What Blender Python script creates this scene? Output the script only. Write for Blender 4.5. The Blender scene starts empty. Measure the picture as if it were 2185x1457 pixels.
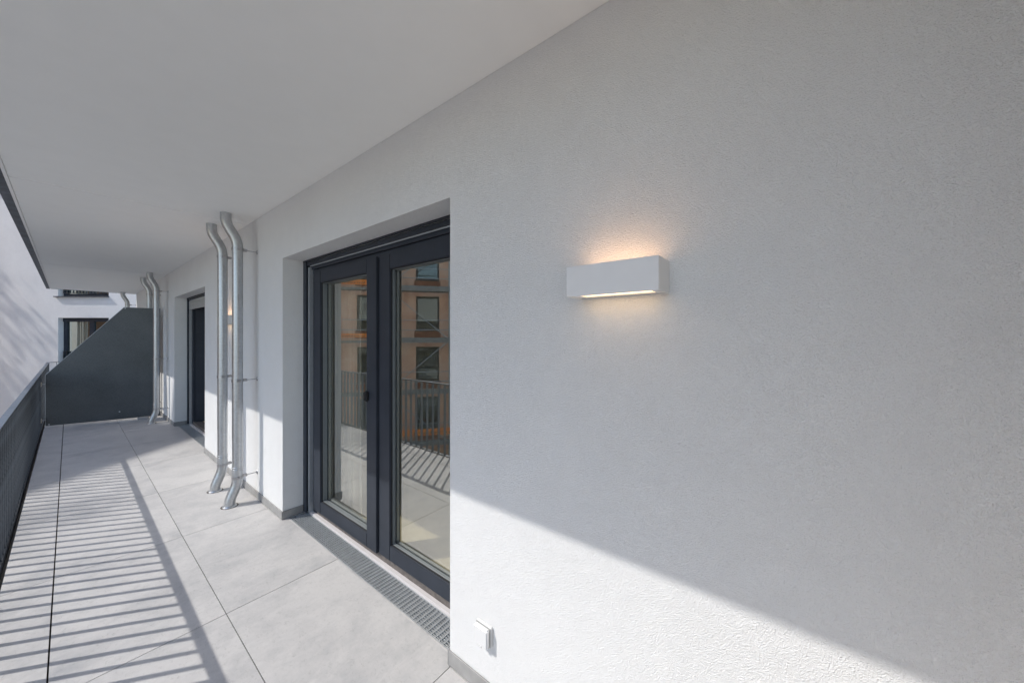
import bpy, bmesh, math, random
from math import radians, sin, cos, pi, sqrt, atan2
from mathutils import Vector, Matrix

random.seed(7)
sc = bpy.context.scene
COL = sc.collection
FL = -1.53            # balcony floor height (the eye is at z = 0)
XW = 1.107            # face of the house wall
CEIL = 1.10           # underside of the balcony above
GROUND = -7.6

# ------------------------------------------------------------------ materials
def new_mat(name):
    m = bpy.data.materials.new(name); m.use_nodes = True
    nt = m.node_tree; b = nt.nodes['Principled BSDF']
    return m, nt, b

def node(nt, t, **kw):
    n = nt.nodes.new(t)
    for k, v in kw.items():
        if k in n.inputs: n.inputs[k].default_value = v
        else: setattr(n, k, v)
    return n

def ramp(nt, fac, stops):
    r = nt.nodes.new('ShaderNodeValToRGB')
    el = r.color_ramp.elements
    while len(el) < len(stops): el.new(0.5)
    for e, (p, c) in zip(el, stops):
        e.position = p; e.color = (*c, 1) if len(c) == 3 else c
    nt.links.new(fac, r.inputs['Fac'])
    return r

def coord(nt, scale=None):
    tc = nt.nodes.new('ShaderNodeTexCoord')
    if scale is None: return tc.outputs['Object']
    mp = nt.nodes.new('ShaderNodeMapping'); mp.inputs['Scale'].default_value = scale
    nt.links.new(tc.outputs['Object'], mp.inputs['Vector'])
    return mp.outputs['Vector']

def noise(nt, vec, scale, detail=4, rough=0.55, dist=0.0):
    n = node(nt, 'ShaderNodeTexNoise', Scale=scale, Detail=detail, Roughness=rough, Distortion=dist)
    nt.links.new(vec, n.inputs['Vector'])
    return n.outputs['Fac']

def mixf(nt, a, b, f=0.5):
    m = nt.nodes.new('ShaderNodeMath'); m.operation = 'MULTIPLY_ADD'
    nt.links.new(a, m.inputs[0]); m.inputs[1].default_value = f; nt.links.new(b, m.inputs[2])
    return m.outputs[0]

def bump(nt, b, h, strength, dist):
    bp = node(nt, 'ShaderNodeBump', Strength=strength, Distance=dist)
    nt.links.new(h, bp.inputs['Height']); nt.links.new(bp.outputs['Normal'], b.inputs['Normal'])
    return bp

def simple(name, col, rough=0.6, metal=0.0, var=0.08, scale=20, bmp=0.0, bscale=200, spec=0.5):
    m, nt, b = new_mat(name)
    v = coord(nt)
    f = noise(nt, v, scale, 5)
    lo = tuple(max(0, c * (1 - var)) for c in col); hi = tuple(min(1, c * (1 + var)) for c in col)
    r = ramp(nt, f, [(0.3, lo), (0.7, hi)])
    nt.links.new(r.outputs['Color'], b.inputs['Base Color'])
    b.inputs['Roughness'].default_value = rough; b.inputs['Metallic'].default_value = metal
    b.inputs['Specular IOR Level'].default_value = spec
    if bmp: bump(nt, b, noise(nt, v, bscale, 3), bmp, 0.002)
    return m

def stucco(name, col, grain=380, dist=0.0031, strength=0.9, patch=0.035, wave=1.4):
    m, nt, b = new_mat(name)
    v = coord(nt)
    f = noise(nt, v, 1.3, 4, 0.6)
    g = noise(nt, v, 9, 5, 0.6)
    s = mixf(nt, g, f, 0.5)
    lo = tuple(c * (1 - patch) for c in col); hi = tuple(min(1, c * (1 + patch)) for c in col)
    r = ramp(nt, s, [(0.45, lo), (1.0, hi)])
    # tiny dark pin holes and scuffs, plus the grain's self-shadow painted into the colour
    pn = noise(nt, v, 420, 2, 0.5)
    pm = ramp(nt, pn, [(0.23, (0.5, 0.49, 0.48)), (0.29, (0.84, 0.84, 0.835)), (0.40, (1, 1, 1))])
    mx = node(nt, 'ShaderNodeMix', data_type='RGBA', blend_type='MULTIPLY')
    mx.inputs['Factor'].default_value = 1
    nt.links.new(r.outputs['Color'], mx.inputs['A']); nt.links.new(pm.outputs['Color'], mx.inputs['B'])
    nt.links.new(mx.outputs['Result'], b.inputs['Base Color'])
    b.inputs['Roughness'].default_value = 0.95; b.inputs['Specular IOR Level'].default_value = 0.2
    vo = node(nt, 'ShaderNodeTexVoronoi', Scale=grain, feature='SMOOTH_F1'); vo.inputs['Smoothness'].default_value = 0.7
    # jitter the cell lookup so that the grains are irregular
    nv = node(nt, 'ShaderNodeTexNoise', Scale=60, Detail=3)
    nt.links.new(v, nv.inputs['Vector'])
    va = node(nt, 'ShaderNodeVectorMath', operation='MULTIPLY_ADD')
    nt.links.new(nv.outputs['Color'], va.inputs[0]); va.inputs[1].default_value = (0.012, 0.012, 0.012)
    nt.links.new(v, va.inputs[2]); nt.links.new(va.outputs[0], vo.inputs['Vector'])
    n2 = noise(nt, v, grain * 0.55, 4, 0.65)
    h = mixf(nt, n2, vo.outputs['Distance'], -1.3)
    h = mixf(nt, noise(nt, v, 13, 3, 0.5), h, wave)
    bump(nt, b, h, strength, dist)
    return m

M = {}
M['stucco'] = stucco('stucco', (0.81, 0.81, 0.797))
M['stucco_far'] = stucco('stucco_far', (0.74, 0.73, 0.72), grain=90, dist=0.003, patch=0.05, wave=0.6)
M['ceiling'] = simple('ceiling_paint', (0.885, 0.88, 0.85), 0.9, var=0.012, scale=6, bmp=0.25, bscale=350, spec=0.2)
M['seam'] = simple('seam_filler', (0.82, 0.81, 0.79), 0.8, var=0.04)
M['skirting'] = simple('skirting_tile', (0.30, 0.295, 0.285), 0.7, var=0.15, scale=14, bmp=0.2)
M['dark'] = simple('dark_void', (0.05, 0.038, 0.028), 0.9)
M['endwall'] = stucco('warm_plaster', (0.68, 0.615, 0.54))
M['slab'] = simple('concrete', (0.35, 0.34, 0.33), 0.9, var=0.15, scale=6, bmp=0.3)

def tile_mat():
    m, nt, b = new_mat('porcelain_tile')
    v = coord(nt)
    sh = node(nt, 'ShaderNodeVectorMath', operation='ADD'); sh.inputs[1].default_value = (0.06 + 6, -1.24 + 12, 0)
    nt.links.new(v, sh.inputs[0])
    dv = node(nt, 'ShaderNodeVectorMath', operation='DIVIDE'); dv.inputs[1].default_value = (0.6, 1.2, 50)
    nt.links.new(sh.outputs[0], dv.inputs[0])
    fo = node(nt, 'ShaderNodeVectorMath', operation='FLOOR'); nt.links.new(dv.outputs[0], fo.inputs[0])
    wn = node(nt, 'ShaderNodeTexWhiteNoise', noise_dimensions='3D'); nt.links.new(fo.outputs[0], wn.inputs['Vector'])
    ov = node(nt, 'ShaderNodeVectorMath', operation='MULTIPLY_ADD'); ov.inputs[1].default_value = (9, 9, 9)
    nt.links.new(wn.outputs['Color'], ov.inputs[0]); nt.links.new(v, ov.inputs[2]); v0 = v; v = ov.outputs[0]
    big = noise(nt, v, 2.2, 5, 0.62, 0.6)
    med = noise(nt, v, 11, 6, 0.65, 0.4)
    vm = node(nt, 'ShaderNodeVectorMath', operation='MULTIPLY'); vm.inputs[1].default_value = (1.0, 3.2, 1)
    nt.links.new(v, vm.inputs[0]); vs = vm.outputs[0]
    streak = noise(nt, vs, 7, 6, 0.7, 1.2)
    s1 = mixf(nt, med, big, 0.45)
    s2 = mixf(nt, wn.outputs['Value'], mixf(nt, streak, s1, 0.28), 0.09)
    r = ramp(nt, s2, [(0.50, (0.25, 0.256, 0.268)), (0.64, (0.355, 0.356, 0.358)), (0.80, (0.432, 0.424, 0.415)), (1.00, (0.505, 0.492, 0.476))])
    sp = noise(nt, coord(nt, (1.6, 1, 1)), 42, 8, 0.85, 0.8)
    pm = ramp(nt, sp, [(0.32, (0.58, 0.57, 0.56)), (0.45, (0.96, 0.96, 0.96)), (0.62, (1, 1, 1))])
    mx = node(nt, 'ShaderNodeMix', data_type='RGBA', blend_type='MULTIPLY'); mx.inputs['Factor'].default_value = 0.8
    nt.links.new(r.outputs['Color'], mx.inputs['A']); nt.links.new(pm.outputs['Color'], mx.inputs['B'])
    nt.links.new(mx.outputs['Result'], b.inputs['Base Color'])
    rr = ramp(nt, med, [(0.3, (0.45,) * 3), (0.7, (0.62,) * 3)])
    nt.links.new(rr.outputs['Color'], b.inputs['Roughness'])
    b.inputs['Specular IOR Level'].default_value = 0.35
    bump(nt, b, noise(nt, v, 90, 6, 0.75), 0.25, 0.002)
    return m
M['tile'] = tile_mat()

def galvanized(name, col, rough, spangle=45, var=0.25, metal=1.0):
    m, nt, b = new_mat(name)
    v = coord(nt)
    vo = node(nt, 'ShaderNodeTexVoronoi', Scale=spangle); nt.links.new(v, vo.inputs['Vector'])
    sep = node(nt, 'ShaderNodeSeparateColor'); nt.links.new(vo.outputs['Color'], sep.inputs[0])
    n = noise(nt, v, 7, 5, 0.65)
    s = mixf(nt, sep.outputs[0], n, 0.35)
    r = ramp(nt, s, [(0.35, tuple(c * (1 - var) for c in col)), (0.95, tuple(min(1, c * (1 + var)) for c in col))])
    nt.links.new(r.outputs['Color'], b.inputs['Base Color'])
    b.inputs['Metallic'].default_value = metal
    rr = ramp(nt, s, [(0.3, (rough * 0.8,) * 3), (1.0, (min(1, rough * 1.35),) * 3)])
    nt.links.new(rr.outputs['Color'], b.inputs['Roughness'])
    bump(nt, b, noise(nt, v, 30, 4), 0.12, 0.003)
    return m
M['pipe'] = galvanized('zinc_pipe', (0.50, 0.515, 0.53), 0.33, 70, 0.12, metal=0.9)
M['galv'] = simple('galvanized_grate', (0.48, 0.50, 0.51), 0.45, metal=0.35, var=0.1)
M['rail'] = galvanized('weathered_galvanized', (0.135, 0.15, 0.168), 0.38, 35, 0.3)
M['screw'] = galvanized('screw_steel', (0.45, 0.45, 0.46), 0.3)

def panel_mat():
    m, nt, b = new_mat('slate_board')
    v = coord(nt)
    f = noise(nt, v, 95, 4, 0.75); g = noise(nt, v, 2.2, 4)
    s = mixf(nt, g, f, 0.55)
    r = ramp(nt, s, [(0.58, (0.023, 0.028, 0.032)), (0.92, (0.066, 0.074, 0.080))])
    nt.links.new(r.outputs['Color'], b.inputs['Base Color'])
    b.inputs['Roughness'].default_value = 0.42; b.inputs['Specular IOR Level'].default_value = 0.7
    bump(nt, b, noise(nt, v, 420, 3), 0.3, 0.001)
    return m
M['panel'] = panel_mat()
M['edge'] = simple('sunlit_edge_paint', (0.55, 0.57, 0.58), 0.5)  # pale tone paints the sunlight on the board's thin edge
M['fascia'] = simple('fascia_steel', (0.075, 0.085, 0.10), 0.55, var=0.5, scale=9, bmp=0.4, bscale=30)
M['anthracite'] = simple('anthracite_frame', (0.038, 0.044, 0.056), 0.46, var=0.12, scale=5, bmp=0.08, bscale=900, spec=0.18)
M['rubber'] = simple('rubber_gasket', (0.012, 0.012, 0.013), 0.7)
M['bead'] = simple('spacer_bar', (0.13, 0.145, 0.15), 0.45, var=0.04)
M['alu'] = simple('aluminium_strip', (0.52, 0.55, 0.58), 0.4, metal=0.6, var=0.05)
M['flash'] = simple('white_flashing', (0.58, 0.555, 0.545), 0.5, var=0.04)
M['base'] = simple('brown_base', (0.13, 0.115, 0.105), 0.7, var=0.3, scale=40, bmp=0.2)
M['shutter'] = simple('shutter_slat', (0.40, 0.40, 0.39), 0.5, var=0.05)
M['white'] = simple('white_plastic', (0.82, 0.82, 0.81), 0.35, var=0.01)
M['socket'] = simple('socket_plastic', (0.70, 0.70, 0.69), 0.4, var=0.01)
M['lampwhite'] = simple('lamp_enamel', (0.78, 0.78, 0.77), 0.5, var=0.015, bmp=0.1, bscale=500)
M['block'] = simple('rail_clamp_block', (0.50, 0.44, 0.36), 0.6, var=0.1)
M['room_wall'] = simple('room_paint', (0.80, 0.79, 0.74), 0.9, var=0.02)
M['room_floor'] = simple('screed_floor', (0.74, 0.66, 0.48), 0.6, var=0.12, scale=5)

def glow_mat(name, col, strength):
    m, nt, b = new_mat(name)
    v = coord(nt, (1, 1, 1))
    b.inputs['Base Color'].default_value = (0.8, 0.75, 0.65, 1)
    b.inputs['Emission Color'].default_value = (*col, 1)
    b.inputs['Emission Strength'].default_value = strength
    b.inputs['Roughness'].default_value = 0.4
    return m
M['glow_up'] = glow_mat('lamp_diffuser_top', (1.0, 0.59, 0.33), 3.5)
M['glow_down'] = glow_mat('lamp_diffuser_bottom', (1.0, 0.66, 0.36), 1.5)

def glass_mat(name, tint, ior, refl_tint=(1, 1, 1), base=0.0):
    m, nt, b = new_mat(name)
    nt.nodes.remove(b)
    out = nt.nodes['Material Output']
    tr = node(nt, 'ShaderNodeBsdfTransparent'); tr.inputs['Color'].default_value = (*tint, 1)
    gl = node(nt, 'ShaderNodeBsdfGlossy', Roughness=0.0); gl.inputs['Color'].default_value = (*refl_tint, 1)
    # reflectance by Schlick's rule, the same from both sides of the thin pane
    lw = node(nt, 'ShaderNodeLayerWeight', Blend=0.5)
    pw = nt.nodes.new('ShaderNodeMath'); pw.operation = 'POWER'; pw.inputs[1].default_value = 5
    nt.links.new(lw.outputs['Facing'], pw.inputs[0])
    r0 = base + ((ior - 1) / (ior + 1)) ** 2
    ad = nt.nodes.new('ShaderNodeMath'); ad.operation = 'MULTIPLY_ADD'; ad.use_clamp = True
    ad.inputs[1].default_value = 1 - r0; ad.inputs[2].default_value = r0
    nt.links.new(pw.outputs[0], ad.inputs[0])
    # very slight waviness of the pane
    v = coord(nt); bp = node(nt, 'ShaderNodeBump', Strength=0.02, Distance=0.01)
    nt.links.new(noise(nt, v, 2.5, 1), bp.inputs['Height']); nt.links.new(bp.outputs[0], gl.inputs['Normal'])
    mx = node(nt, 'ShaderNodeMixShader')
    nt.links.new(ad.outputs[0], mx.inputs[0]); nt.links.new(tr.outputs[0], mx.inputs[1]); nt.links.new(gl.outputs[0], mx.inputs[2])
    nt.links.new(mx.outputs[0], out.inputs['Surface'])
    return m
M['glass'] = glass_mat('coated_glazing', (0.97, 0.97, 0.91), 1.6, (0.97, 0.98, 0.94), 0.36)
M['glass_in'] = glass_mat('clear_glazing', (0.98, 0.98, 0.95), 1.5, (0.97, 0.98, 0.94), 0.02)
M['glass_far'] = glass_mat('far_glazing', (0.62, 0.68, 0.64), 1.9, (0.9, 1, 0.95), 0.04)

def orange_mat():
    m, nt, b = new_mat('raw_red_render')
    v = coord(nt)
    a = noise(nt, v, 0.5, 6, 0.65, 0.5); c = noise(nt, v, 3.5, 6, 0.7)
    s = mixf(nt, c, a, 0.45)
    r = ramp(nt, s, [(0.5, (0.56, 0.25, 0.14)), (0.72, (0.76, 0.43, 0.27)), (0.95, (0.86, 0.60, 0.43))])
    nt.links.new(r.outputs['Color'], b.inputs['Base Color']); b.inputs['Roughness'].default_value = 0.95
    bump(nt, b, c, 0.4, 0.02)
    return m
M['orange'] = orange_mat()
M['patch'] = simple('brown_sill_render', (0.33, 0.12, 0.06), 0.9, var=0.2, scale=3)
M['bronze'] = simple('dark_window_frame', (0.045, 0.04, 0.035), 0.5)
M['scaff'] = simple('scaffold_steel', (0.42, 0.44, 0.43), 0.5, metal=0.4, var=0.15)
M['plank'] = simple('scaffold_plank', (0.26, 0.25, 0.22), 0.8, var=0.3, scale=8)
M['banner'] = simple('orange_banner', (0.95, 0.26, 0.03), 0.6, var=0.06, scale=2)
M['ink'] = simple('banner_ink', (0.03, 0.02, 0.02), 0.7)
M['blind'] = simple('pale_blind', (0.55, 0.57, 0.55), 0.8)
M['ground'] = simple('pale_bounce_ground', (0.42, 0.39, 0.35), 0.95, var=0.35, scale=0.6, bmp=0.5, bscale=6)  # pale tone picked so the yard throws sunlight up to the soffit
M['pave'] = simple('courtyard_paving', (0.28, 0.27, 0.26), 0.9, var=0.2, scale=2)
M['bark'] = simple('bark', (0.10, 0.08, 0.06), 0.9, var=0.3, scale=12, bmp=0.5, bscale=40)
def leaf_mat():
    m, nt, b = new_mat('leaves')
    v = coord(nt)
    r = ramp(nt, noise(nt, v, 1.4, 4, 0.7), [(0.3, (0.035, 0.07, 0.018)), (0.7, (0.10, 0.15, 0.035))])
    nt.links.new(r.outputs['Color'], b.inputs['Base Color']); b.inputs['Roughness'].default_value = 0.6
    return m
M['leaf'] = leaf_mat()

# ------------------------------------------------------------------ builders
class MB:
    """collects boxes, prisms, tubes in world coordinates, then links them as ONE mesh object"""
    def __init__(s, T=None):
        s.v = []; s.f = []; s.sm = []; s.T = T
    def _add(s, vs, fs, smooth=False):
        o = len(s.v)
        if s.T: vs = [s.T(*p) for p in vs]
        s.v += [tuple(p) for p in vs]; s.f += [tuple(i + o for i in f) for f in fs]; s.sm += [smooth] * len(fs)
        return s
    def box(s, x0, x1, y0, y1, z0, z1):
        vs = [(x, y, z) for x in (x0, x1) for y in (y0, y1) for z in (z0, z1)]
        return s._add(vs, [(0, 1, 3, 2), (4, 6, 7, 5), (0, 4, 5, 1), (2, 3, 7, 6), (0, 2, 6, 4), (1, 5, 7, 3)])
    def prism(s, pts, axis, a0, a1):
        """pts 2-D outline in the two other axes (order x,y,z without axis), extruded along axis"""
        def mk(p, a):
            q = list(p); q.insert(axis, a); return tuple(q)
        n = len(pts)
        vs = [mk(p, a0) for p in pts] + [mk(p, a1) for p in pts]
        fs = [tuple(range(n)), tuple(range(2 * n - 1, n - 1, -1))] + [(i, (i + 1) % n, n + (i + 1) % n, n + i) for i in range(n)]
        return s._add(vs, fs)
    def tube(s, path, r, n=20, caps=True, smooth=True):
        P = [Vector(p) for p in path]
        R = r if isinstance(r, (list, tuple)) else [r] * len(P)
        tg = []
        for i in range(len(P)):
            t = (P[min(i + 1, len(P) - 1)] - P[max(i - 1, 0)]); t.normalize(); tg.append(t)
        up = Vector((0, 1, 0)) if abs(tg[0].y) < 0.9 else Vector((1, 0, 0))
        u = (up - tg[0] * up.dot(tg[0])).normalized()
        vs = []
        for i, p in enumerate(P):
            u = (u - tg[i] * u.dot(tg[i])).normalized(); w = tg[i].cross(u)
            for k in range(n):
                a = 2 * pi * k / n
                vs.append(p + (u * cos(a) + w * sin(a)) * R[i])
        fs = [(i * n + k, i * n + (k + 1) % n, (i + 1) * n + (k + 1) % n, (i + 1) * n + k) for i in range(len(P) - 1) for k in range(n)]
        s._add(vs, fs, smooth)
        if caps:
            s._add(vs[:n], [tuple(range(n))]); s._add(vs[-n:], [tuple(reversed(range(n)))])   # own vertices: keeps the wall's normals radial
        return s
    def cyl(s, a, b, r, n=16): return s.tube([a, b], r, n)
    def bar(s, a, b, w, h):
        """rectangular bar from a to b"""
        a = Vector(a); b = Vector(b); t = (b - a).normalized()
        up = Vector((0, 0, 1)) if abs(t.z) < 0.95 else Vector((1, 0, 0))
        u = t.cross(up).normalized() * (w / 2); q = u.normalized().cross(t).normalized() * (h / 2)
        vs = [p + i * u + j * q for p in (a, b) for i, j in ((-1, -1), (1, -1), (1, 1), (-1, 1))]
        return s._add(vs, [(3, 2, 1, 0), (4, 5, 6, 7), (0, 1, 5, 4), (1, 2, 6, 5), (2, 3, 7, 6), (3, 0, 4, 7)])
    def build(s, name, mat, parent=None, bevel=0.0, seg=1, recalc=True):
        me = bpy.data.meshes.new(name)
        off = Vector((0, 0, 0))
        if parent is not None:
            p = parent
            while p is not None: off += p.location; p = p.parent
        me.from_pydata([tuple(Vector(v) - off) for v in s.v], [], s.f)
        for p, m in zip(me.polygons, s.sm): p.use_smooth = m
        if recalc:
            bm = bmesh.new(); bm.from_mesh(me); bmesh.ops.recalc_face_normals(bm, faces=bm.faces)
            if bevel:
                ed = [e for e in bm.edges if len(e.link_faces) == 2 and e.calc_face_angle(0) > 0.7]
                bmesh.ops.bevel(bm, geom=ed, offset=bevel, segments=seg, affect='EDGES', clamp_overlap=True)
            bm.to_mesh(me); bm.free()
        me.materials.append(M[mat])
        o = bpy.data.objects.new(name, me); COL.objects.link(o)
        if parent is not None: o.parent = parent
        return o

def tag(o, label=None, cat=None, group=None, kind=None):
    if label: o['label'] = label
    if cat: o['category'] = cat
    if group: o['group'] = group
    if kind: o['kind'] = kind
    return o

def thing(name, loc, label, cat, group=None):
    o = bpy.data.objects.new(name, None); o.empty_display_size = 0.1
    o.location = loc; COL.objects.link(o)
    return tag(o, label, cat, group)

def copy_tree(o, parent=None):
    c = o.copy(); COL.objects.link(c)
    if parent is not None: c.parent = parent
    for ch in list(o.children): copy_tree(ch, c)
    return c

def fillet(pts, r, n=8):
    P = [Vector(p) for p in pts]; out = [P[0]]
    for i in range(1, len(P) - 1):
        a = (P[i - 1] - P[i]); b = (P[i + 1] - P[i])
        d = min(r, a.length * 0.49, b.length * 0.49)
        A = P[i] + a.normalized() * d; B = P[i] + b.normalized() * d
        for k in range(n + 1):
            t = k / n
            out.append(A * (1 - t) ** 2 + P[i] * 2 * t * (1 - t) + B * t * t)
    out.append(P[-1]); return out

# ------------------------------------------------------------------ setting: ground, floor
tag(MB().box(-160, 160, -160, 160, GROUND - 0.5, GROUND).build('ground', 'ground'), kind='structure')

DOORS = [(1.25, 3.323), (6.025, 8.172)]
TOP = 0.645
Y0, Y1 = -1.6, 13.6     # the balcony run

fl = MB()
rows = [Y0] + [1.24 + 1.2 * k for k in range(-2, 12) if Y0 + 0.1 < 1.24 + 1.2 * k < Y1 - 0.1] + [Y1]
g = 0.0021
for a, b in zip(rows[:-1], rows[1:]):
    a2, b2 = a + g, b - g
    fl.box(-0.257, -0.0635, a2, b2, FL - 0.02, FL)
    fl.box(-0.0575, 0.5370, a2, b2, FL - 0.02, FL)
    # wall column, stepping out into the door recesses
    segs = []; y = a2
    for d0, d1 in DOORS:
        for lo, hi, x in ((-9, d0, XW - 0.002), (d0, d1, 1.150)): pass
    cuts = sorted(set([a2, b2] + [c for d in DOORS for c in d if a2 < c < b2]))
    for c0, c1 in zip(cuts[:-1], cuts[1:]):
        mid = (c0 + c1) / 2
        inside = any(d0 < mid < d1 for d0, d1 in DOORS)
        fl.box(0.5410, 1.150 if inside else XW - 0.010, c0, c1, FL - 0.02, FL)
tag(fl.build('balcony_floor', 'tile'), kind='structure')
tag(MB().box(-0.282, 1.45, Y0, Y1, FL - 0.27, FL - 0.075).build('balcony_slab', 'slab'), kind='structure')
tag(MB().box(-0.333, -0.2825, Y0, Y1, FL - 0.275, FL - 0.035).build('balcony_edge', 'fascia'), kind='structure')
tag(MB().box(-0.252, XW - 0.02, Y0 + 0.01, Y1 - 0.01, FL - 0.07, FL - 0.024).build('tile_bedding', 'dark'), kind='structure')

# ------------------------------------------------------------------ balcony above
bal = thing('upper_balcony', (0.4, 6, CEIL), 'smooth grey underside of the balcony above, with dark steel edge profile and pale joints', 'balcony')
MB().box(-0.262, XW - 0.001, Y0, Y1, CEIL, CEIL + 0.22).build('soffit', 'ceiling', bal)
MB().box(-0.280, -0.264, Y0, Y1, CEIL - 0.006, CEIL + 0.1).build('drip_lip', 'seam', bal)
for a, b in ((Y0, 4.2), (4.206, 8.94), (8.946, Y1)):
    MB().box(-0.333, -0.283, a, b, CEIL - 0.002, CEIL + 0.24).build('edge_profile', 'fascia', bal, bevel=0.002)
for y in (4.235, 8.93):
    MB().box(-0.258, XW - 0.003, y - 0.006, y + 0.006, CEIL - 0.0025, CEIL + 0.01).build('joint_filler', 'seam', bal)
MB().box(-0.333, 1.1, Y1 + 0.002, Y1 + 0.03, CEIL - 0.004, CEIL + 0.24).build('end_profile', 'fascia', bal)

# ------------------------------------------------------------------ house wall
wall = thing('house_wall', (XW, 0, FL), 'long light grey rough plaster wall with two door openings along the balcony', 'wall')
w = MB()
Xb = 1.44
ys = [Y0 - 1.5] + [c for d in DOORS for c in d] + [Y1]
for i in range(0, len(ys), 2):
    w.box(XW, Xb, ys[i], ys[i + 1], GROUND, 5.0)
for d0, d1 in DOORS:
    w.box(XW, Xb, d0, d1, TOP, 5.0)
    w.box(XW, Xb, d0, d1, GROUND, FL - 0.08)
wo = w.build('wall', 'stucco', wall)
bm = bmesh.new(); bm.from_mesh(wo.data)
bmesh.ops.remove_doubles(bm, verts=bm.verts, dist=0.0005)
# drop the doubled inner faces between the stacked blocks
seen = {}
for f in bm.faces:
    k = tuple(round(c, 3) for c in f.calc_center_median()); seen.setdefault(k, []).append(f)
bmesh.ops.delete(bm, geom=[f for fs in seen.values() if len(fs) > 1 for f in fs], context='FACES')
bmesh.ops.recalc_face_normals(bm, faces=bm.faces)
bm.to_mesh(wo.data); bm.free()
sk = MB()
H = 0.068
for i in range(0, len(ys), 2):
    y = max(ys[i], Y0)
    while y < ys[i + 1] - 0.001:
        e = min(ys[i + 1], y + 1.198)
        sk.box(XW - 0.009, XW - 0.0005, y + (0 if y == ys[i] else 0.002), e, FL + 0.001, FL + H); y = e
for d0, d1 in DOORS:
    sk.box(XW - 0.009, 1.262, d1 - 0.009, d1 - 0.0005, FL + 0.001, FL + H)
    sk.box(XW - 0.009, 1.262, d0 + 0.0005, d0 + 0.009, FL + 0.001, FL + H)
sk.build('skirting', 'skirting', wall, bevel=0.0015)

# ------------------------------------------------------------------ rooms behind the doors
rm = MB(); rf = MB()
for d0, d1 in DOORS:
    a, b = d0 - 0.75, d1 + 0.75
    rf.box(1.45, 5.2, a, b, FL - 0.06, FL + 0.02)
    rm.box(1.45, 5.2, a - 0.1, a, FL - 0.06, 1.2); rm.box(1.45, 5.2, b, b + 0.1, FL - 0.06, 1.2)
    rm.box(5.2, 5.3, a - 0.1, b + 0.1, FL - 0.06, 1.2); rm.box(1.45, 5.3, a - 0.1, b + 0.1, 1.21, 1.3)
tag(rf.build('room_floor', 'room_floor'), kind='structure')
tag(rm.build('room_walls', 'room_wall'), kind='structure')

# ------------------------------------------------------------------ glazed doors
def sash(parent, y0, y1, x0, x1, z0, z1, rail=0.095, stile=0.125, name='sash'):
    """frame with mitred look: stiles and rails, gasket, glass pane; returns the sash object"""
    s = MB()
    s.box(x0, x1, y0, y0 + stile, z0, z1); s.box(x0, x1, y1 - stile, y1, z0, z1)
    s.box(x0 + .0004, x1, y0 + stile, y1 - stile, z0, z0 + rail); s.box(x0 + .0004, x1, y0 + stile, y1 - stile, z1 - rail, z1)
    so = s.build(name, 'anthracite', parent, bevel=0.003, seg=2)
    a, b, c, d = y0 + stile, y1 - stile, z0 + rail, z1 - rail
    gx = 1.350
    gk = MB()
    t = 0.004
    for q, (i, j) in ((x0 + 0.012, (0, t)),):
        gk.box(q, q + 0.008, a, a + t, c, d); gk.box(q, q + 0.008, b - t, b, c, d)
        gk.box(q, q + 0.008, a + t, b - t, c, c + t); gk.box(q, q + 0.008, a + t, b - t, d - t, d)
    gk.build('gasket', 'rubber', so)
    bd = MB(); t = 0.006
    bx0, bx1 = x0 + 0.0205, gx - 0.004
    bd.box(bx0, bx1, a, a + t, c, d); bd.box(bx0, bx1, b - t, b, c, d)
    bd.box(bx0, bx1, a + t, b - t, c, c + t); bd.box(bx0, bx1, a + t, b - t, d - t, d)
    bd.build('glazing_bead', 'bead', so, bevel=0.002)
    sp = MB(); t = 0.009
    sp.box(gx + 0.004, gx + 0.022, a, a + t, c, d); sp.box(gx + 0.004, gx + 0.022, b - t, b, c, d)
    sp.box(gx + 0.004, gx + 0.022, a + t, b - t, c, c + t); sp.box(gx + 0.004, gx + 0.022, a + t, b - t, d - t, d)
    sp.build('spacer', 'alu', so)
    p = MB(); p._add([(gx, a, c), (gx, b, c), (gx, b, d), (gx, a, d)], [(3, 2, 1, 0)])
    p.build('glass_pane', 'glass', so, recalc=False)
    p = MB(); p._add([(gx + .026, a, c), (gx + .0262, b, c), (gx + .0268, b, d), (gx + .0266, a, d)], [(3, 2, 1, 0)])
    p.build('inner_pane', 'glass_in', so, recalc=False)
    return so

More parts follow.
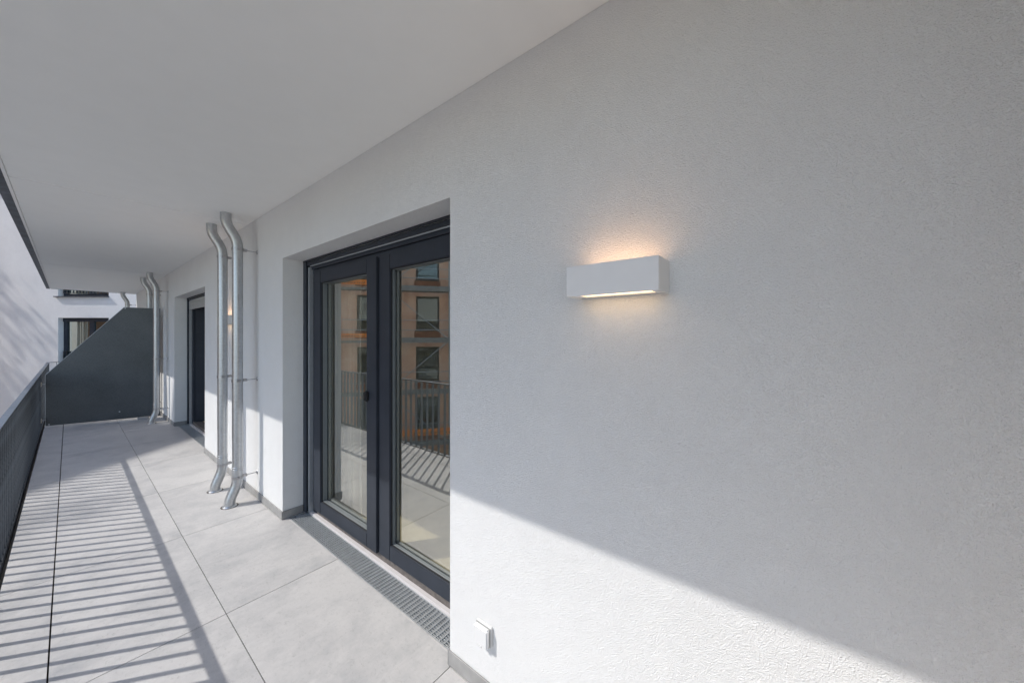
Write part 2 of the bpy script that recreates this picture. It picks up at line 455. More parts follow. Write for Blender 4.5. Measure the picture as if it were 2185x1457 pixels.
def door(y0, y1, label, shutter=0.0, open_sash=False):
    t = thing('balcony_door', (1.3, (y0 + y1) / 2, FL), label, 'door')
    mid = y0 + (y1 - y0) * 0.457
    # shutter guides at both jambs
    for ya, yb, sgn in ((y1 - 0.055, y1 - 0.001, -1), (y0 + 0.001, y0 + 0.055, 1)):
        gd = MB()
        yi = ya if sgn < 0 else yb
        gd.box(1.264, 1.276, ya, yb, FL + 0.012, TOP - 0.012)
        gd.box(1.2762, 1.318, ya if sgn > 0 else ya + 0.022, yb if sgn < 0 else yb - 0.022, FL + 0.012, TOP - 0.012)
        gd.build('shutter_guide', 'anthracite', t, bevel=0.0015)
        al = MB()
        a = y1 - 0.086 if sgn < 0 else y0 + 0.056
        al.box(1.282, 1.314, a, a + 0.030, FL + 0.012, TOP - 0.06)
        al.build('guide_strip', 'alu', t)
    # shutter slot and head
    hd = MB()
    hd.box(1.262, 1.274, y0 + 0.001, y1 - 0.001, TOP - 0.014, TOP - 0.001)
    hd.box(1.2745, 1.284, y0 + 0.056, y1 - 0.056, TOP - 0.046, TOP - 0.016)
    hd.box(1.2955, 1.306, y0 + 0.09, y1 - 0.09, TOP - 0.080, TOP - 0.048)
    hd.box(1.309, 1.325, y0 + 0.09, y1 - 0.09, TOP - 0.116, TOP - 0.082)
    hd.build('head_profile', 'anthracite', t, bevel=0.002)
    MB().box(1.2835, 1.287, y0 + 0.09, y1 - 0.09, TOP - 0.056, TOP - 0.0475).build('head_trim', 'alu', t)
    # outer frame
    fr = MB()
    fr.box(1.318, 1.43, y1 - 0.155, y1 - 0.001, FL, TOP - 0.001); fr.box(1.318, 1.43, y0 + 0.001, y0 + 0.155, FL, TOP - 0.001)
    fr.box(1.3265, 1.43, y0 + 0.155, y1 - 0.155, TOP - 0.15, TOP - 0.001)
    fr.build('frame', 'anthracite', t, bevel=0.002)
    MB().box(1.316, 1.43, y0 + 0.155, y1 - 0.155, FL - 0.01, FL + 0.058).build('threshold', 'base', t, bevel=0.002)
    MB().box(1.289, 1.3155, y0 + 0.06, y1 - 0.06, FL + 0.008, FL + 0.016).box(1.289, 1.2915, y0 + 0.06, y1 - 0.06, FL - 0.05, FL + 0.0075).build('sill_flashing', 'flash', t, bevel=0.001)
    zb, zt = FL + 0.060, TOP - 0.112
    if not open_sash:
        s1 = sash(t, mid, y1 - 0.148, 1.290, 1.380, zb, zt)
        h = MB(); h.box(1.262, 1.292, mid + 0.088, mid + 0.124, -0.418 - 0.035, -0.418 + 0.035)
        h.build('handle', 'rubber', s1, bevel=0.008, seg=3)
    else:
        # leaf hinged at the far jamb and swung into the room
        s1 = sash(t, mid, y1 - 0.148, 1.290, 1.380, zb, zt)
        piv = Vector((1.36, y1 - 0.15, 0)) - t.location; piv.z = 0
        Rm = Matrix.Translation(piv) @ Matrix.Rotation(radians(76), 4, 'Z') @ Matrix.Translation(-piv)
        for o in (s1, *s1.children): o.data.transform(Rm)
    s2 = sash(t, y0 + 0.05, mid - 0.012, 1.304, 1.385, zb, zt)
    MB().box(1.330, 1.39, mid - 0.0115, mid - 0.0005, zb, zt).build('meeting_gasket', 'rubber', t)
    if shutter:
        sl = MB(); z = TOP - 0.05
        while z > TOP - 0.05 - shutter:
            sl.prism([(1.292, z), (1.286, z - 0.018), (1.292, z - 0.037), (1.302, z - 0.037), (1.302, z)], 1, y0 + 0.06, y1 - 0.06); z -= 0.038
        sl.build('roller_shutter', 'shutter', t)
    return t
door(*DOORS[0], 'near anthracite double glass door, closed, reflecting the red building opposite')
door(*DOORS[1], 'far anthracite glass door standing ajar under its slightly lowered roller shutter', 0.15, True)

m = bpy.data.materials.new('sheer_fabric'); m.use_nodes = True; nt_ = m.node_tree; nt_.nodes.remove(nt_.nodes['Principled BSDF'])
_d = nt_.nodes.new('ShaderNodeBsdfTranslucent'); _d.inputs[0].default_value = (0.85, 0.82, 0.78, 1)
_e = nt_.nodes.new('ShaderNodeBsdfDiffuse'); _e.inputs[0].default_value = (0.85, 0.82, 0.78, 1)
_t = nt_.nodes.new('ShaderNodeBsdfTransparent')
_m1 = nt_.nodes.new('ShaderNodeMixShader'); _m1.inputs[0].default_value = 0.6
_m2 = nt_.nodes.new('ShaderNodeMixShader'); _w = nt_.nodes.new('ShaderNodeTexNoise'); _w.inputs['Scale'].default_value = 900
_mr = nt_.nodes.new('ShaderNodeMapRange'); _mr.inputs['To Min'].default_value = 0.55; _mr.inputs['To Max'].default_value = 0.85
nt_.links.new(_w.outputs[0], _mr.inputs[0]); nt_.links.new(_mr.outputs[0], _m2.inputs[0])
nt_.links.new(_d.outputs[0], _m1.inputs[1]); nt_.links.new(_e.outputs[0], _m1.inputs[2])
nt_.links.new(_t.outputs[0], _m2.inputs[1]); nt_.links.new(_m1.outputs[0], _m2.inputs[2]); nt_.links.new(_m2.outputs[0], nt_.nodes['Material Output'].inputs[0])
M['sheer'] = m
cv = MB(); n = 160; vs = []
for i in range(n + 1):
    q = i / n
    vs += [(1.50 + 0.022 * sin(q * 41) + 0.010 * sin(q * 97 + 1), 2.80 + 0.52 * q, z) for z in (FL + 0.035, 0.72)]
cv._add(vs, [(2 * i, 2 * i + 2, 2 * i + 3, 2 * i + 1) for i in range(n)], True)
tag(cv.build('curtain', 'sheer', recalc=False), 'sheer pale curtain hanging inside behind the left pane of the closed door', 'curtain')

# gratings in front of the doors: two lengths each
def grating(y0, y1, label):
    t = thing('drain_grating', (1.22, (y0 + y1) / 2, FL), label, 'grating', 'steel gratings before the doors')
    x0, x1 = 1.1535, 1.287
    f = MB()
    f.box(x0, x0 + 0.003, y0, y1, FL - 0.03, FL); f.box(x1 - 0.003, x1, y0, y1, FL - 0.03, FL)
    f.box(x0 + 0.003, x1 - 0.003, y0, y0 + 0.003, FL - 0.03, FL); f.box(x0 + 0.003, x1 - 0.003, y1 - 0.003, y1, FL - 0.03, FL)
    f.build('grate_frame', 'galv', t)
    b = MB()
    n = round((y1 - y0) / 0.0315)
    for i in range(1, n):
        y = y0 + (y1 - y0) * i / n
        b.box(x0 + 0.0035, x1 - 0.0035, y - 0.0012, y + 0.0012, FL - 0.026, FL - 0.0008)
    m = 10
    for j in range(1, m):
        x = x0 + (x1 - x0) * j / m
        b.box(x - 0.0011, x + 0.0011, y0 + 0.0035, y1 - 0.0035, FL - 0.016, FL - 0.0025)
    b.build('grate_mesh', 'galv', t)
for (d0, d1), lab in zip(DOORS, (('near length of steel grating set in the tiles before the closed door', 'longer far length of steel grating in the tiles before the closed door'),
                                 ('near length of steel grating before the door that stands ajar', 'far length of steel grating before the door that stands ajar'))):
    m = d0 + (d1 - d0) * 0.46
    grating(d0 + 0.012, m - 0.001, lab[0]); grating(m + 0.001, d1 - 0.012, lab[1])

dc = MB()
for d0, d1 in DOORS: dc.box(1.151, 1.2885, d0 + 0.002, d1 - 0.002, FL - 0.072, FL - 0.045)  # dark fill that paints the shade of the pit beneath the bars
tag(dc.build('drain_pit_shade', 'dark'), kind='structure')

# ------------------------------------------------------------------ downpipes
def make_pipe():
    t = thing('downpipe', (0, 0, 0), None, 'downpipe', 'zinc downpipes along the wall')
    R = 0.0405; Ht = CEIL - FL
    low = fillet([(-0.058, 0, -0.03), (-0.058, 0, 0.045), (0, 0, 0.195), (0, 0, 0.30)], 0.075, 10)
    MB().tube(low, R * 1.03, 28).build('lower_bend', 'pipe', t)
    MB().tube([(0, 0, 0.285), (0, 0, 0.61)], R * 0.985, 28).build('lower_length', 'pipe', t)
    MB().tube([(0, 0, 0.60), (0, 0, 2.33)], R, 28).build('upper_length', 'pipe', t)
    top = fillet([(0, 0, 2.27), (0, 0, 2.385), (-0.078, 0.03, 2.545), (-0.078, 0.03, Ht + 0.01)], 0.085, 10)
    MB().tube(top, R * 1.035, 28).build('upper_bend', 'pipe', t)
    bd = MB()
    for z in (0.315, 0.335): bd.tube([(0, 0, z - .006), (0, 0, z - .003), (0, 0, z + .003), (0, 0, z + .006)], [R, R * 1.06, R * 1.06, R], 28, caps=False)
    bd.build('bead', 'pipe', t)
    MB().tube([(-0.058, 0, 0.0005), (-0.058, 0, 0.0015)], 0.064, 28).build('dark_gap_disc', 'dark', t)  # flat dark disc painting the shaded gap round the pipe foot
    MB().tube([(-0.058, 0, 0.002), (-0.058, 0, 0.010)], [0.056, 0.050], 28).build('floor_collar', 'pipe', t)
    for z in (0.245, 1.122, 2.315):
        c = MB()
        c.tube([(0, 0, z - 0.012), (0, 0, z + 0.012)], R + 0.0045, 28)
        c.box(R - 0.002, R + 0.03, -0.012, -0.004, z - 0.012, z + 0.012)
        c.box(R - 0.002, R + 0.03, 0.004, 0.012, z - 0.012, z + 0.012)
        c.box(-0.018, 0.012, -R - 0.016, -R - 0.003, z - 0.011, z + 0.011)
        co = c.build('pipe_clamp', 'screw', t, bevel=0.0015)
        for q in ([(0.0, -R - 0.030, z), (0.0, -R - 0.014, z)], [(R + 0.026, -0.016, z), (R + 0.026, 0.016, z)]):
            MB().tube(q, 0.006, 10).build('bolt', 'screw', co)
        MB().tube([(R + 0.028, 0, z), (XW - 0.955, 0, z)], 0.004, 10).build('threaded_rod', 'screw', co)
        MB().tube([(XW - 0.955 - 0.010, 0, z), (XW - 0.955 - 0.006, 0, z), (XW - 0.955 - 0.0005, 0, z)], [0.006, 0.018, 0.02], 16).build('wall_rosette', 'screw', co)
    return t
pp = make_pipe()
pipes = [(0.955, 3.955, 'zinc downpipe close to the closed door, nearer one of the front pair'),
         (0.955, 4.46, 'zinc downpipe of the front pair that stands farther from the closed door'),
         (0.955, 8.76, 'zinc downpipe standing in front of the dark privacy screen'),
         (0.955, 9.60, 'zinc downpipe rising behind the top edge of the dark privacy screen'),
         (0.925, 13.25, 'farthest zinc downpipe, only its top bend showing at the end of the balcony')]
for i, (x, y, lab) in enumerate(pipes):
    o = pp if i == 0 else copy_tree(pp)
    o.location = (x, y, FL); o['label'] = lab

# ------------------------------------------------------------------ wall lamps, socket
def make_lamp():
    t = thing('wall_lamp', (0, 0, 0), None, 'wall lamp', 'white up and down wall lamps')
    y = 0.143; d = 0.108; z0, z1 = 0, 0.096; th = 0.004
    s = MB()
    s.box(-d, -d + th, -y, y, z0, z1)
    s.box(-d + th, -0.0005, -y, -y + th, z0, z1); s.box(-d + th, -0.0005, y - th, y, z0, z1)
    s.box(-0.006, -0.0005, -y + th, y - th, z0 + 0.004, z1 - 0.004)
    s.build('housing', 'lampwhite', t, bevel=0.0012)
    a = MB()
    for q in (0.004, z1 - 0.008):
        a.box(-d + th, -d + 0.028, -y + th, y - th, q, q + 0.004); a.box(-0.024, -0.0065, -y + th, y - th, q, q + 0.004)
        a.box(-d + 0.028, -0.024, -y + th, -y + 0.03, q, q + 0.004); a.box(-d + 0.028, -0.024, y - 0.03, y - th, q, q + 0.004)
    a.build('inner_flange', 'lampwhite', t)
    MB().box(-d + 0.028, -0.024, -y + 0.03, y - 0.03, z1 - 0.0105, z1 - 0.0085).build('top_diffuser', 'glow_up', t)
    MB().box(-d + 0.028, -0.024, -y + 0.03, y - 0.03, 0.0085, 0.0105).build('bottom_diffuser', 'glow_down', t)
    return t
lm = make_lamp(); lm.location = (XW, 0.428, 0.124); lm['label'] = 'near white box wall lamp, lit, on the plaster right of the closed door'
l2 = copy_tree(lm); l2.location = (XW, 4.826, 0.124); l2['label'] = 'far white box wall lamp, mostly hidden behind the front pair of downpipes'

so = thing('wall_socket', (XW, 1.041, -1.325), 'small white square outdoor socket with hinged lid low on the plaster wall', 'socket')
MB().box(XW - 0.014, XW - 0.0005, 0.982, 1.068, -1.303, -1.219).build('backplate', 'socket', so, bevel=0.003, seg=2)
MB().box(XW - 0.0150, XW - 0.0142, 0.9845, 1.0655, -1.3005, -1.2215).build('lid_gasket', 'shutter', so)
MB().box(XW - 0.036, XW - 0.0152, 0.9855, 1.0645, -1.2995, -1.2225).build('hinged_lid', 'socket', so, bevel=0.005, seg=3)
MB().box(XW - 0.0365, XW - 0.030, 1.018, 1.032, -1.3035, -1.2998).build('lid_tab', 'socket', so)

# ------------------------------------------------------------------ railing
XR = -0.303
def railing(y0, y1, label, ret=None, segs=()):
    t = thing('balcony_railing', (XR, (y0 + y1) / 2, FL), label, 'railing', 'steel balcony railings')
    cuts = [y0] + [s for s in segs if y0 < s < y1] + [y1]
    for a, b in zip(cuts[:-1], cuts[1:]):
        MB().box(XR - 0.021, XR + 0.021, a + 0.002, b - 0.002, -0.630, -0.618).build('top_rail', 'rail', t, bevel=0.0015)
    MB().box(XR - 0.021, XR + 0.021, y0, y1, FL - 0.010, FL + 0.002).build('bottom_rail', 'rail', t, bevel=0.0015)
    k = math.ceil((y0 + 0.02 - 3.611) / 0.12)
    first = None
    while 3.611 + 0.12 * k < y1 - 0.02:
        y = 3.611 + 0.12 * k
        if first is None:
            first = MB().box(XR - 0.018, XR + 0.018, y - 0.004, y + 0.004, FL + 0.002, -0.630).build('baluster', 'rail', t, bevel=0.0016)
            yb = y
        else:
            c = first.copy(); COL.objects.link(c); c.parent = t; c.location = (0, y - yb, 0)
        k += 1
    y = y0 + 0.5
    while y < y1:
        MB().box(XR - 0.012, XR + 0.014, y - 0.03, y + 0.03, FL - 0.034, FL - 0.011).build('fixing_bracket', 'rail', t); y += 1.44
    if ret:
        for z in (-0.624, FL - 0.004):
            MB().box(XR + 0.022, 1.0, y1 - 0.021, y1 + 0.021, z - 0.006, z + 0.006).build('return_rail', 'rail', t)
        for i in range(1, 11):
            x = XR + 0.12 * i
            MB().box(x - 0.004, x + 0.004, y1 - 0.018, y1 + 0.018, FL + 0.002, -0.630).build('return_baluster', 'rail', t)
    return t
railing(Y0, 9.40, 'near galvanized flat bar railing casting striped shadows on the tiles', None, (1.3, 5.25, 7.1))
railing(9.404, 13.55, 'galvanized railing of the next balcony, beyond the dark privacy screen', True)

# ------------------------------------------------------------------ privacy screen
A = Vector((-0.246, 9.655, 0)); B = Vector((1.068, 9.282, 0)); dirp = (B - A).normalized(); nrm = Vector((-dirp.y, dirp.x, 0))
LP = (B - A).length
def PT(u, d, z):
    p = A + dirp * u + nrm * d; return (p.x, p.y, z)
ps = thing('privacy_screen', tuple(A + Vector((0, 0, FL))), 'dark slate grey privacy board with a sloping upper edge, dividing the balcony', 'screen')
out = [(0, -1.497), (0, -0.647), (0.893, 0.512), (LP, 0.512), (LP, -1.497)]
def ins(d):  # outline set in by d (top slope handled roughly)
    return [(d, -1.497 + d), (d, -0.647 - d * 0.6), (0.893 + d * 0.5, 0.512 - d), (LP - d, 0.512 - d), (LP - d, -1.497 + d)]
class P2(MB): pass
b = MB(PT); b.prism([(u, z) for u, z in ins(0.004)], 1, 0.0, 0.010); b.build('board', 'panel', ps)
e = MB(PT)
o2, i2 = out, ins(0.004)
for i in (0, 1, 2):
    q = [o2[i], o2[i + 1], i2[i + 1], i2[i]]
    e.prism(q, 1, -0.001, 0.011)
e.build('sunlit_edge', 'edge', ps)  # added strip, its pale colour stands in for sun on the edge
for u, z in ((0.04, -1.472), (0.91, 0.492), (LP - 0.05, 0.47), (0.84, -1.36)):
    MB(PT).box(u - 0.009, u + 0.009, -0.005, -0.0005, z - 0.009, z + 0.009).build('screw_head', 'alu', ps, bevel=0.003)
for z in (-0.80, -1.395):
    k = MB()
    k.box(XR - 0.03, XR + 0.026, 9.585, 9.66, z - 0.035, z + 0.035)
    ko = k.build('rail_clamp', 'block', ps, bevel=0.006, seg=2)
    MB().tube([(XR + 0.028, 9.635, z), (-0.242, 9.645, z)], 0.007, 10).build('rod', 'alu', ko)
for z in (0.36, -1.38):
    k = MB(); k.tube([(XW - 0.04, 9.29, z), (XW - 0.0008, 9.29, z)], 0.008, 10).tube([(XW - 0.006, 9.29, z), (XW - 0.0006, 9.29, z)], 0.022, 14)
    k.build('wall_fixing', 'alu', ps)
MB(PT).box(LP - 0.30, LP - 0.16, -0.02, 0.05, FL + 0.0005, -1.498).build('foot_block', 'slab', ps, bevel=0.004)

ew = thing('end_wall', (0.4, -0.75, FL), 'unseen warm plaster return wall at the near end, added to bounce light', 'wall')
MB().box(-0.26, XW - 0.001, -0.95, -0.62, FL + 0.001, CEIL - 0.001).build('wall', 'endwall', ew)  # wall out of view, put here for the shade and warm bounce
MB().box(-0.26, XW - 0.010, -0.6195, -0.611, FL + 0.001, FL + H).build('skirting', 'skirting', ew, bevel=0.0015)

# ------------------------------------------------------------------ far wing of the house
TH = atan2(945.0, 752.0)
Fv = Vector((sin(TH), cos(TH), 0)); Rv = Vector((cos(TH), -sin(TH), 0)); F_PX = 752.0
def FT(a, d, z):
    p = Fv * d + Rv * a; return (p.x, p.y, z)
def pa(x, d): return (x - 1092.5) / F_PX * d
def pz(y, d): return -(y - 716.0) / F_PX * d
DW = 13.0
wing = thing('apartment_wing', FT(pa(150, DW), DW, GROUND), 'pale plastered apartment wing with tree shadows, beyond the dark privacy screen', 'building')
wl, wr = pa(-170, DW), pa(330, DW); ztop = pz(412, DW)
ox0, ox1 = pa(124, DW), pa(232, DW)
rowsz = [(-1.62 + 2.93 * k, 0.645 + 2.93 * k) for k in (-2, -1, 0, 1)]
rowsz[3] = (pz(632, DW), pz(632, DW) + 2.15)
rowsz[2] = (-1.50, pz(678, DW))
m = MB(FT)
T = 0.3
m.box(wl, ox0, DW, DW + T, GROUND, ztop); m.box(ox1, wr, DW, DW + T, GROUND, ztop)
prev = GROUND
for z0, z1 in rowsz:
    m.box(ox0, ox1, DW, DW + T, prev, z0); prev = z1
m.box(ox0, ox1, DW, DW + T, prev, ztop)
m.box(wl, wr, DW + 3.0, DW + 3.3, GROUND, ztop)
m.build('wall', 'stucco_far', wing)
MB(FT).box(wl - 0.1, wr + 0.05, DW - 0.06, DW + 3.4, ztop + 0.002, ztop + 0.10).build('roof', 'shutter', wing)
for z0, z1 in rowsz:
    wnd = MB(FT)
    d0 = DW + 0.16
    for a, b_ in ((ox0 + .001, ox0 + 0.13), (ox0 + (ox1 - ox0) * 0.52, ox0 + (ox1 - ox0) * 0.52 + 0.15), (ox1 - 0.13, ox1 - .001)):
        wnd.box(a, b_, d0, d0 + 0.08, z0 + .002, z1 - .14)
    wnd.box(ox0 + .001, ox1 - .001, d0 - 0.02, d0 + 0.08, z1 - 0.14, z1 - .001)
    wnd.box(ox0 + 0.13, ox1 - 0.13, d0, d0 + 0.08, z0 + .002, z0 + 0.10)
    wo_ = wnd.build('window', 'anthracite', wing)
    p = MB(FT); p._add([(ox0 + .1, d0 + .04, z0 + .05), (ox1 - .1, d0 + .04, z0 + .05), (ox1 - .1, d0 + .04, z1 - .1), (ox0 + .1, d0 + .04, z1 - .1)], [(0, 1, 2, 3)])
    p.build('pane', 'glass_far', wo_, recalc=False)
    cu = MB(FT)
    n = 14
    for i in range(n):  # a gathered pale curtain
        a0 = ox0 + 0.20 + 0.40 * i / n
        cu.box(a0, a0 + 0.40 / n * 0.93, d0 + 0.25 + 0.03 * sin(i * 1.9), d0 + 0.27 + 0.03 * sin(i * 1.9), z0 + 0.03, z1 - 0.05)
    cu.build('curtain', 'blind', wo_)
    MB(FT).box(ox0 - 0.09, ox1 + 0.02, DW - 0.075, DW + 0.155, z0 - 0.035, z0 - 0.003).build('sill', 'fascia', wing)
    rl = MB(FT)
    zb = z0 + 0.12; zt = z0 + 1.02 if z0 > 0 else pz(749, DW)
    rl.box(ox0 + 0.13, ox1 - 0.02, DW + 0.03, DW + 0.07, zt - 0.012, zt); rl.box(ox0 + 0.13, ox1 - 0.02, DW + 0.03, DW + 0.07, zb - 0.012, zb)
    a = ox0 + 0.15
    while a < ox1 - 0.03:
        rl.box(a - 0.006, a + 0.006, DW + 0.03, DW + 0.07, zb, zt - 0.012); a += 0.12
    rl.build('window_guard', 'rail', wing)
    MB(FT).box(ox0 - .05, ox1 + .05, DW + 0.9, DW + 0.95, z0, z1).build('dark_backing', 'dark', wing)  # dark sheet standing in for the shade of the room inside

# ------------------------------------------------------------------ the building site opposite (seen in the door glass)
XG = 1.350
DB = 20.0
def ZT(a, d, z):        # frame of the facade opposite; its plane is the mirror image of the one the glass shows
    r, q = a - A0, d - DB
    p = Fv * (DB + r * sin(PHI) + q * cos(PHI)) + Rv * (A0 + r * cos(PHI) - q * sin(PHI))
    return (2 * XG - p.x, p.y, z)
A0 = pa(880, DB); PHI = radians(12)
site = thing('red_building', ZT(pa(850, DB), DB, GROUND), 'raw red rendered building with dark windows, mirrored in the closed door', 'building')
bl, br_ = pa(690, DB), pa(1500, DB)
Zlow, Ztall = 9.0, 13.30  # taller block is unseen, its roof height set to shade the far tiles
split = pa(908, DB)  # roof step placed to end that shade near the privacy screen
step = 3.14
win_x = [(pa(887, DB) + step * k, pa(936, DB) + step * k) for k in range(-2, 6)]
win_x = [(a, b_) for a, b_ in win_x if a > bl + 0.3 and b_ < br_ - 0.3]
win_x[0:0] = []
win_rows = []
for k in range(-2, 6):
    zb = pz(705, DB) + 2.87 * k
    if zb > GROUND + 0.4 and zb + 1.95 < Ztall - 0.4: win_rows.append((zb, zb + 1.95))
w = MB(ZT)
xs = [bl] + [c for p_ in win_x for c in p_] + [br_]
for i in range(0, len(xs), 2):
    a, b_ = xs[i], xs[i + 1]
    if a < split < b_:
        w.box(a, split, DB, DB + 0.35, GROUND, Zlow); w.box(split, b_, DB, DB + 0.35, GROUND, Ztall)
    else:
        w.box(a, b_, DB, DB + 0.35, GROUND, Zlow if b_ <= split else Ztall)
for a, b_ in win_x:
    top = Zlow if a < split else Ztall
    if a < split < b_: w.box(split, b_, DB, DB + 0.35, Zlow, Ztall)
    prev = GROUND
    for z0, z1 in win_rows:
        if z1 > top - 0.3: break
        w.box(a, b_, DB, DB + 0.35, prev, z0); prev = z1
    w.box(a, b_, DB, DB + 0.35, prev, top)
w.box(bl, split, DB + 6.0, DB + 6.3, GROUND, Zlow); w.box(split, br_, DB + 6.0, DB + 6.3, GROUND, Ztall)
w.box(bl, bl + 0.3, DB + 0.35, DB + 6.0, GROUND, Zlow); w.box(br_ - 0.3, br_, DB + 0.35, DB + 6.0, GROUND, Ztall)
w.build('wall', 'orange', site)
MB(ZT).box(bl - .1, split, DB - .1, DB + 6.4, Zlow + .002, Zlow + .15).build('roof', 'slab', site)
MB(ZT).box(split + .002, br_ + .1, DB - .1, DB + 6.4, Ztall + .002, Ztall + .15).build('roof', 'slab', site)
for a, b_ in win_x:
    top = Zlow if a < split else Ztall
    for i, (z0, z1) in enumerate(win_rows):
        if z1 > top - 0.3: break
        d0 = DB + 0.10
        q = MB(ZT); t = 0.11
        q.box(a, a + t, d0, d0 + .08, z0, z1); q.box(b_ - t, b_, d0, d0 + .08, z0, z1)
        q.box(a + t, b_ - t, d0, d0 + .08, z0, z0 + t); q.box(a + t, b_ - t, d0, d0 + .08, z1 - t, z1)
        if i % 3 == 1: q.box(a + t, b_ - t, d0, d0 + .08, z0 + 0.75, z0 + 0.83)
        qo = q.build('window', 'bronze', site)
        p = MB(ZT); p._add([(a, d0 + .05, z0), (b_, d0 + .05, z0), (b_, d0 + .05, z1), (a, d0 + .05, z1)], [(3, 2, 1, 0)])
        p.build('pane', 'glass_far', qo, recalc=False)
        MB(ZT).box(a - .05, b_ + .05, DB - 0.03, DB + 0.09, z0 - 0.05, z0 - 0.004).build('sill', 'bronze', site)
        MB(ZT).box(a - .08, b_ + .08, DB - 0.012, DB - 0.001, z0 - 0.44, z0 - 0.055).build('sill_patch', 'patch', site)
        MB(ZT).box(a - .2, b_ + .2, DB + 1.2, DB + 1.25, z0 - .2, z1 + .2).build('dark_backing', 'dark', site)  # dark sheet painted as the unlit interior behind the pane

scf = thing('scaffold', ZT(pa(850, DB), DB - 0.8, GROUND), 'grey tube scaffold with plank decks, mirrored in the right hand door pane', 'scaffold')
d1, d2 = DB - 1.05, DB - 0.30
std_x = [pa(714, DB), pa(831, DB)] + [pa(831, DB) + 2.57 * 1.3 * k for k in range(1, 5)]
for a in std_x:
    for d in (d1, d2):
        MB(ZT).tube([(a, d, GROUND), (a, d, 9.2)], 0.03, 10).build('standard', 'scaff', scf)
levels = [pz(620, DB) + 2.80 * k for k in range(-3, 3)]
for z in levels:
    MB(ZT).box(std_x[1] - .0, std_x[-1], d1 + 0.03, d2 - 0.03, z - 0.13, z - 0.02).build('deck', 'plank', scf)
    MB(ZT).box(std_x[0], std_x[1] - .02, d1 + 0.03, d2 - 0.03, z - 0.13, z - 0.02).build('deck', 'plank', scf)
    for dz in (0.55, 1.08): MB(ZT).tube([(std_x[0], d1, z + dz), (std_x[-1], d1, z + dz)], 0.022, 8).build('guard_rail', 'scaff', scf)
    MB(ZT).box(std_x[1] - .05, std_x[-1], d1 - 0.005, d1 + 0.025, z - 0.01, z + 0.14).build('toe_board', 'plank', scf)
for i, z in enumerate(levels[:-1]):
    for j in range(1, len(std_x) - 1):
        a, b_ = std_x[j], std_x[j + 1]
        if (i + j) % 2: a, b_ = b_, a
        MB(ZT).tube([(a, d1 - 0.05, z), (b_, d1 - 0.05, z + 2.8)], 0.024, 8).build('diagonal_brace', 'scaff', scf)
MB(ZT).box(std_x[1] + .10, std_x[1] + .52, d1 - 0.12, d1 - 0.06, pz(606, DB), pz(583, DB)).build('site_lamp', 'blind', scf, bevel=0.05, seg=3)

def banner(x0, x1, y0, y1, text, lab):
    t = thing('banner', ZT(pa(x0, DB), d1 - 0.1, pz(y1, DB)), lab, 'banner', 'orange banners on the scaffold')
    a0, a1, z0, z1 = pa(x0, DB), pa(x1, DB), pz(y1, DB), pz(y0, DB)
    MB(ZT).box(a0, a1, d1 - 0.10, d1 - 0.085, z0, z1).build('cloth', 'banner', t)
    cu = bpy.data.curves.new('lettering', 'FONT'); cu.body = text; cu.size = 1.0; cu.extrude = 0.004
    ob = bpy.data.objects.new('lettering', cu); COL.objects.link(ob)
    bpy.context.view_layer.update()
    me = bpy.data.meshes.new_from_object(ob.evaluated_get(bpy.context.evaluated_depsgraph_get()))
    bpy.data.objects.remove(ob)
    xsv = [v.co.x for v in me.vertices]; W = max(xsv) - min(xsv); h = (z1 - z0) * 0.62
    sx = (a1 - a0) * 0.58 / W
    off = t.location
    for v in me.vertices:
        # the letters run right to left in the glass, so left to right for someone in the yard
        aa = a1 - (a1 - a0) * 0.09 - (v.co.x - min(xsv)) * sx
        q = Vector(ZT(aa, d1 - 0.106 + v.co.z, z0 + (z1 - z0) * 0.22 + v.co.y * h * 0.95)); v.co = q - off
    me.materials.clear(); me.materials.append(M['ink'])
    o = bpy.data.objects.new('lettering', me); COL.objects.link(o); o.parent = t
banner(716, 800, 606, 616, 'kurzeberg', 'upper orange banner with dark lettering, mirrored in the left hand door pane')
banner(716, 800, 712, 719.5, 'kurzeberg', 'lower orange banner with dark lettering, mirrored in the left hand door pane')
banner(838, 980, 905, 918, 'kurzeberg', 'lowest orange banner, mirrored behind the railing in the right hand door pane')

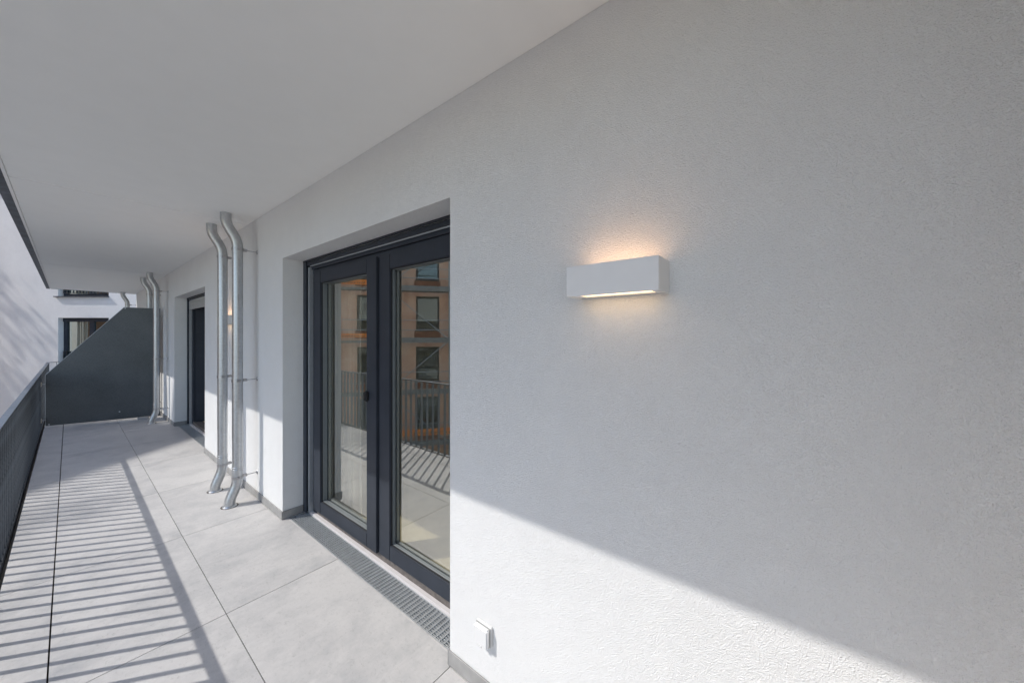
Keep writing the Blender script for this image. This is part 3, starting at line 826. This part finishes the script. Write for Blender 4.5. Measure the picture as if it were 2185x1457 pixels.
# ------------------------------------------------------------------ trees in the courtyard (their shade falls on the far wing)
def tree(base, h, crown, n, leaf, label, lean=(0, 0), seed=1, dens=1.0):
    rnd = random.Random(seed)
    t = thing('courtyard_tree', base, label, 'tree', 'trees in the courtyard')
    b = Vector(base); top = b + Vector((lean[0], lean[1], h))
    mid = b.lerp(top, 0.5) + Vector((rnd.uniform(-.2, .2), rnd.uniform(-.2, .2), 0))
    tr = MB()
    pts = [b, b.lerp(mid, 0.5), mid, mid.lerp(top, 0.5), top]
    tr.tube(pts, [0.24, 0.2, 0.16, 0.11, 0.05], 12)
    ends = []
    for i in range(14):
        s = pts[2].lerp(top, rnd.random()) ; a = rnd.uniform(0, 2 * pi)
        e_ = s + Vector((cos(a) * crown[0] * rnd.uniform(.4, .9), sin(a) * crown[1] * rnd.uniform(.4, .9), rnd.uniform(0.2, 1.0) * crown[2]))
        m_ = s.lerp(e_, 0.5) + Vector((0, 0, 0.2))
        tr.tube([s, m_, e_], [0.07, 0.045, 0.015], 7); ends += [e_, m_]
    tr.build('trunk', 'bark', t)
    vs = []; fs = []
    for c in ends * 2:
        c = c + Vector((rnd.gauss(0, .4), rnd.gauss(0, .4), rnd.gauss(0, .35)))
        r = rnd.uniform(0.35, 0.75) * crown[0] * 0.45
        for _ in range(int(n / len(ends) / 2)):
            p = c + Vector((rnd.gauss(0, 1), rnd.gauss(0, 1), rnd.gauss(0, .8))) * r * 0.6
            u = Vector((rnd.gauss(0, 1), rnd.gauss(0, 1), rnd.gauss(0, 1))).normalized()
            w_ = u.orthogonal().normalized(); s = leaf * rnd.uniform(.6, 1.3)
            k = len(vs)
            vs += [p - u * s, p + w_ * s * .5, p + u * s, p - w_ * s * .5]; fs.append((k, k + 1, k + 2, k + 3))
    mb = MB(); mb.v = [tuple(v) for v in vs]; mb.f = fs; mb.sm = [False] * len(fs)
    mb.build('crown', 'leaf', t, recalc=False)
    return t
tree((-13.5, 31.0, GROUND), 19.0, (2.6, 2.6, 2.6), 5200, 0.13, 'tall leafy courtyard tree whose shade falls on the far wing', (1.0, -0.5), 3)
tree((-7.6, 27.3, GROUND), 12.6, (2.6, 2.6, 2.0), 15000, 0.13, 'lower bushy courtyard tree standing close to the far wing', (0.3, 0.2), 9)

tree((-18.5, 21.3, GROUND), 29.3, (2.4, 2.4, 2.0), 2600, 0.15, 'very tall tree standing behind the red building, shading part of the balcony tiles', (0, 0), 5)

# ------------------------------------------------------------------ light, sky, camera
SUN = Vector((0.79, -0.585, -1.0)).normalized()
el = math.asin(-SUN.z); rot = atan2(-SUN.x, -SUN.y)
sl = bpy.data.lights.new('sun', 'SUN'); sl.energy = 1.8; sl.angle = radians(0.55); sl.color = (1.0, 0.965, 0.92)
so_ = bpy.data.objects.new('sun', sl); COL.objects.link(so_); so_.rotation_euler = SUN.to_track_quat('-Z', 'Y').to_euler(); so_.location = (-10, 8, 14)
wd = bpy.data.worlds.new('World'); sc.world = wd; wd.use_nodes = True
nt = wd.node_tree; bg = nt.nodes['Background']
sky = nt.nodes.new('ShaderNodeTexSky'); sky.sky_type = 'NISHITA'; sky.sun_disc = False
sky.sun_elevation = el; sky.sun_rotation = rot % (2 * pi); sky.air_density = 1.0; sky.dust_density = 1.1
nt.links.new(sky.outputs[0], bg.inputs[0]); bg.inputs[1].default_value = 0.15

cam = bpy.data.cameras.new('camera'); co = bpy.data.objects.new('camera', cam); COL.objects.link(co)
co.location = (0, 0, 0); co.rotation_euler = (pi / 2, 0, -TH)
cam.sensor_width = 36; cam.lens = 36 * F_PX / 2185.0; cam.shift_y = -12.5 / 2185.0
cam.clip_start = 0.02; cam.clip_end = 600
sc.camera = co
vs_ = sc.view_settings; vs_.view_transform = 'Standard'; vs_.look = 'None'; vs_.exposure = 1.0; vs_.gamma = 1; vs_.use_curve_mapping = False
sc.render.engine = 'CYCLES'
sc.cycles.max_bounces = 12; sc.cycles.diffuse_bounces = 6; sc.cycles.glossy_bounces = 6; sc.cycles.transparent_max_bounces = 16
sc.cycles.use_denoising = True
